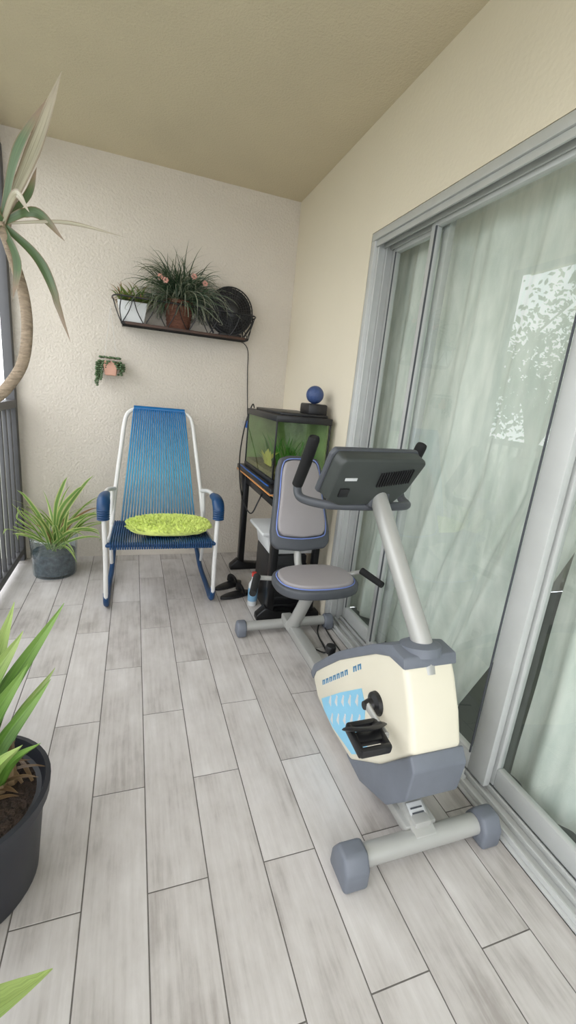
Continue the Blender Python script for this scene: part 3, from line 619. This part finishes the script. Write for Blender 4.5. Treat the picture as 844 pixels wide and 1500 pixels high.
# hanging planter
H=Item('hanging_planter',(-1.165,-0.06,1.27)); M_tc=mat('blush_pot',(208,160,140),0.7,var=0.08)
H.part('pot',[prism([(-1.20,1.225),(-1.135,1.225),(-1.125,1.31),(-1.21,1.31)],-0.10,-0.02,'y',0.006)],M_tc)
H.part('string',[tube([(-1.205,-.06,1.31),(-1.168,-.02,1.62)],.0012,5),tube([(-1.13,-.06,1.31),(-1.168,-.02,1.62)],.0012,5),tube([(-1.168,0.0,1.62),(-1.168,-.025,1.62)],.003,6)],M_white)
M_pearl=mat('trailing_leaf_s',(78,104,68),0.5,var=0.25,vscale=30); pr=[]
for k in range(36):
    x=random.uniform(-1.225,-1.11); y=random.uniform(-.105,-.03); z=1.318; Ln=random.choice((.02,.03,.05))
    if x<-1.19: Ln=random.uniform(.08,.17)
    if x>-1.135: Ln=random.uniform(.04,.10)
    ox=-0.02 if x<-1.165 else 0.02
    q=0
    while q<Ln:
        pr.append(ball((x+ox*min(1,q/.03)+random.gauss(0,.004),min(y-(.02 if y<-.06 else 0),-.012),z-q+(.012 if q<.01 else 0)),.009,(1,1,.8),1)); q+=.012
H.part('foliage',pr,M_pearl)
# ------------------------------------------------------------------ glass vase plant
G=Item('spider_plant_pot',(-1.49,-0.27,0)); gc=(-1.49,-0.27,0)
M_vase=glassmat('vase_glass',(0.80,0.88,0.92),0.12)
G.part('glass_pot',[lathe([(0,0.003),(0.118,0.003),(0.122,0.01),(0.132,0.235),(0.136,0.24),(0.132,0.245)],gc,40)],M_vase)
M_leca=mat('damp_potting_mix',(88,94,98),0.7,var=0.5,vscale=35,bump=1,bscale=60)
G.part('soil',[lathe([(0,0.014),(0.112,0.016),(0.119,0.15),(0,0.165)],gc,32)],M_leca)
M_sp=leafmat('variegated_leaf',(112,150,74),(222,226,150),None,w=0.28); M_br=leafmat('dry_leaf',(160,126,90),(176,140,102),None)
l1=[];l2=[]
RL=(0.25,1,0.4)
for k in range(50):
    az=random.random()*6.283; el=random.uniform(.6,1.4); Ln=random.uniform(.30,.50)
    pts=arch((gc[0]+random.gauss(0,.03),gc[1]+random.gauss(0,.02),.16),az,el,Ln,random.uniform(.8,2.0),6)
    pts=[V((min(max(p.x,-1.69),-1.215),min(p.y,-0.01),max(p.z,.05))) for p in pts]
    (l2 if k%14==5 else l1).append(blade(pts,random.uniform(.016,.027),3,fold=.35,roll=RL if k%2 else None))
for m_,t_ in [((-1.44,-.28,.36),(-1.26,-.27,.63)),((-1.42,-.32,.32),(-1.215,-.34,.40)),((-1.45,-.30,.40),(-1.31,-.3,.57)),((-1.40,-.30,.28),(-1.22,-.34,.27)),((-1.55,-.30,.36),(-1.66,-.32,.54)),((-1.47,-.30,.42),(-1.40,-.3,.62))]:
    l1.append(blade([V((gc[0],gc[1],.16)),V(m_),V(m_)*0.35+V(t_)*0.65+V((0,0,.02)),V(t_)],.028,5,roll=RL))
G.part('leaves',l1,M_sp); G.part('dry_leaves',l2,M_br)
# ------------------------------------------------------------------ bromeliad pot
Q=Item('potted_bromeliad',(-1.40,-2.17,0)); qc=(-1.40,-2.17,0)
M_pot=mat('black_nursery_pot',(34,36,44),0.45,var=0.1)
Q.part('pot',[lathe([(0,0),(0.145,0),(0.15,0.01),(0.172,0.235),(0.184,0.237),(0.187,0.268),(0.176,0.27),(0.166,0.24),(0,0.23)],qc,48)],M_pot)
Q.part('soil',[lathe([(0,0.25),(0.10,0.246),(0.167,0.238)],qc,32)],M_soil)
M_bro=leafmat('bromeliad_leaf',(96,136,56),(78,118,48),(132,168,84),w=.2,transl=.12,streak=.4); M_bro2=leafmat('bromeliad_leaf_pale',(134,164,84),(108,144,66),(164,186,110),w=.2,transl=.12,streak=.4); M_brd=leafmat('bromeliad_dry',(116,92,66),(140,116,86),streak=.4)
RV=(0.2,1,0.55)
def bl_(b0,m_,tip,w,roll=RV): return blade([b0,m_,tip],w,8,fold=.55,roll=roll,wprof=lambda t:(0.55+0.6*t if t<.55 else max(.03,(1-((t-.55)/.45)**1.7))*0.88))
lv=[];lp=[]
for i,(b0,m_,tip,w) in enumerate([((-1.35,-2.13,.24),(-1.325,-2.09,.44),(-1.19,-2.02,.655),.048),((-1.36,-2.14,.24),(-1.35,-2.10,.45),(-1.295,-2.03,.67),.05),((-1.38,-2.12,.24),(-1.39,-2.12,.5),(-1.36,-2.05,.68),.05),
    ((-1.37,-2.16,.24),(-1.34,-2.17,.42),(-1.25,-2.14,.57),.048),((-1.34,-2.12,.24),(-1.30,-2.06,.36),(-1.22,-2.0,.46),.036),((-1.42,-2.14,.24),(-1.50,-2.17,.45),(-1.58,-2.17,.55),.05),((-1.42,-2.18,.24),(-1.45,-2.27,.45),(-1.45,-2.37,.52),.05),
    ((-1.35,-2.19,.24),(-1.31,-2.22,.36),(-1.25,-2.23,.43),.036),((-1.40,-2.07,.24),(-1.42,-2.02,.45),(-1.40,-1.94,.58),.05),((-1.34,-2.17,.24),(-1.31,-2.16,.38),(-1.21,-2.12,.51),.042),((-1.36,-2.14,.24),(-1.335,-2.14,.5),(-1.265,-2.10,.63),.045),
    ((-1.38,-2.2,.24),(-1.365,-2.22,.45),(-1.32,-2.20,.60),.045),((-1.39,-2.16,.24),(-1.38,-2.18,.48),(-1.33,-2.14,.66),.045),((-1.36,-2.12,.24),(-1.34,-2.08,.40),(-1.25,-2.04,.56),.038),((-1.33,-2.16,.24),(-1.29,-2.17,.33),(-1.225,-2.18,.385),.03)]):
    (lp if i%3==1 else lv).append(bl_(b0,m_,tip,w))
Q.part('leaves',lv,M_bro); Q.part('pale_leaves',lp,M_bro2)
dr=[]
for k in range(40):
    dr.append(blade(arch((qc[0]+random.gauss(0.03,.05),qc[1]+random.gauss(0,.05),.245),random.random()*6.28,random.uniform(.1,.9),random.uniform(.06,.13),1.2,4),random.uniform(.010,.024),3))
for k in range(9): dr.append(tube([(-1.355+random.gauss(0,.02),-2.15+random.gauss(0,.02),.24),(-1.345+random.gauss(0,.02),-2.14+random.gauss(0,.02),.36)],[.016,.010],8))
Q.part('dry_leaves',dr,M_brd)
Q2=Item('potted_aloe',(-1.42,-2.78,0)); q2=(-1.42,-2.78,0)
Q2.part('pot',[lathe([(0,0),(0.10,0),(0.125,0.2),(0.13,0.2),(0.13,0.22),(0.12,0.22),(0.115,0.2),(0,0.2)],q2,36)],M_pot)
lv=[bl_((-1.40,-2.76,.2),(-1.28,-2.68,.34),(-1.14,-2.60,.335),.085,(0.1,0.3,1))]
for k in range(7): lv.append(blade(arch((-1.42,-2.78,.2),1.3+k*0.75,.9,.28,1.0,5),.05,4))
Q2.part('leaves',lv,M_bro2)
# ------------------------------------------------------------------ dracaena
K=Item('dracaena_tree',(-1.58,-1.80,0))
K.part('pot',[lathe([(0,0),(0.085,0),(0.10,0.2),(0.105,0.2),(0.105,0.22),(0.095,0.22),(0.09,0.2),(0,0.2)],(-1.58,-1.80,0),32)],M_pot)
M_trunk=mat('dracaena_bark',(148,132,112),0.85,var=0.25,vscale=30,bump=0.8,bscale=40,stretch=(1,1,4))
K.part('trunk',tube([(-1.58,-1.80,.18),(-1.60,-1.76,.6),(-1.56,-1.66,.92),(-1.46,-1.54,1.08),(-1.405,-1.52,1.14),(-1.355,-1.52,1.22),(-1.336,-1.52,1.32),(-1.340,-1.52,1.42),(-1.364,-1.52,1.52),(-1.39,-1.52,1.60)],[.020,.019,.018,.016,.0165,.016,.0155,.015,.014,.012],14,6),M_trunk)
M_dl=leafmat('dracaena_leaf',(84,106,68),(128,104,74),(140,122,100),w=.12,rough=.35,transl=.15,streak=.35); M_dl2=leafmat('dracaena_leaf_pale',(172,166,142),(126,106,80),(172,162,142),w=.2,transl=.15,streak=.4)
c=V((-1.385,-1.52,1.60)); lv=[];lp=[]
wp=lambda t:(0.5+0.8*t if t<.5 else max(.02,0.9*(1-((t-.5)/.5)**1.6)))
def dl(m_,tip,w,l,roll=(0.3,1,0.15)): l.append(blade([c,V(m_),V(tip)],w,10,fold=.3,wprof=wp,roll=roll))
dl((-1.30,-1.50,1.80),(-1.222,-1.50,2.01),.046,lp)
dl((-1.335,-1.53,1.78),(-1.255,-1.54,1.92),.030,lv)
dl((-1.30,-1.52,1.645),(-1.225,-1.52,1.585),.032,lv)
dl((-1.22,-1.52,1.635),(-1.055,-1.52,1.627),.012,lp)
dl((-1.29,-1.50,1.51),(-1.218,-1.52,1.305),.034,lv)
dl((-1.345,-1.55,1.50),(-1.36,-1.56,1.40),.030,lv)
dl((-1.33,-1.45,1.70),(-1.31,-1.40,1.80),.028,lv)
dl((-1.34,-1.56,1.67),(-1.30,-1.60,1.62),.026,lp)
dl((-1.45,-1.50,1.78),(-1.55,-1.50,1.92),.05,lv)
dl((-1.50,-1.56,1.68),(-1.64,-1.6,1.62),.05,lv)
dl((-1.46,-1.62,1.70),(-1.52,-1.76,1.66),.05,lv)
dl((-1.48,-1.46,1.60),(-1.60,-1.40,1.42),.045,lv)
dl((-1.40,-1.40,1.68),(-1.42,-1.26,1.64),.04,lv)
dl((-1.42,-1.58,1.54),(-1.44,-1.62,1.38),.035,lv)
K.part('leaves',lv,M_dl); K.part('pale_leaves',lp,M_dl2)
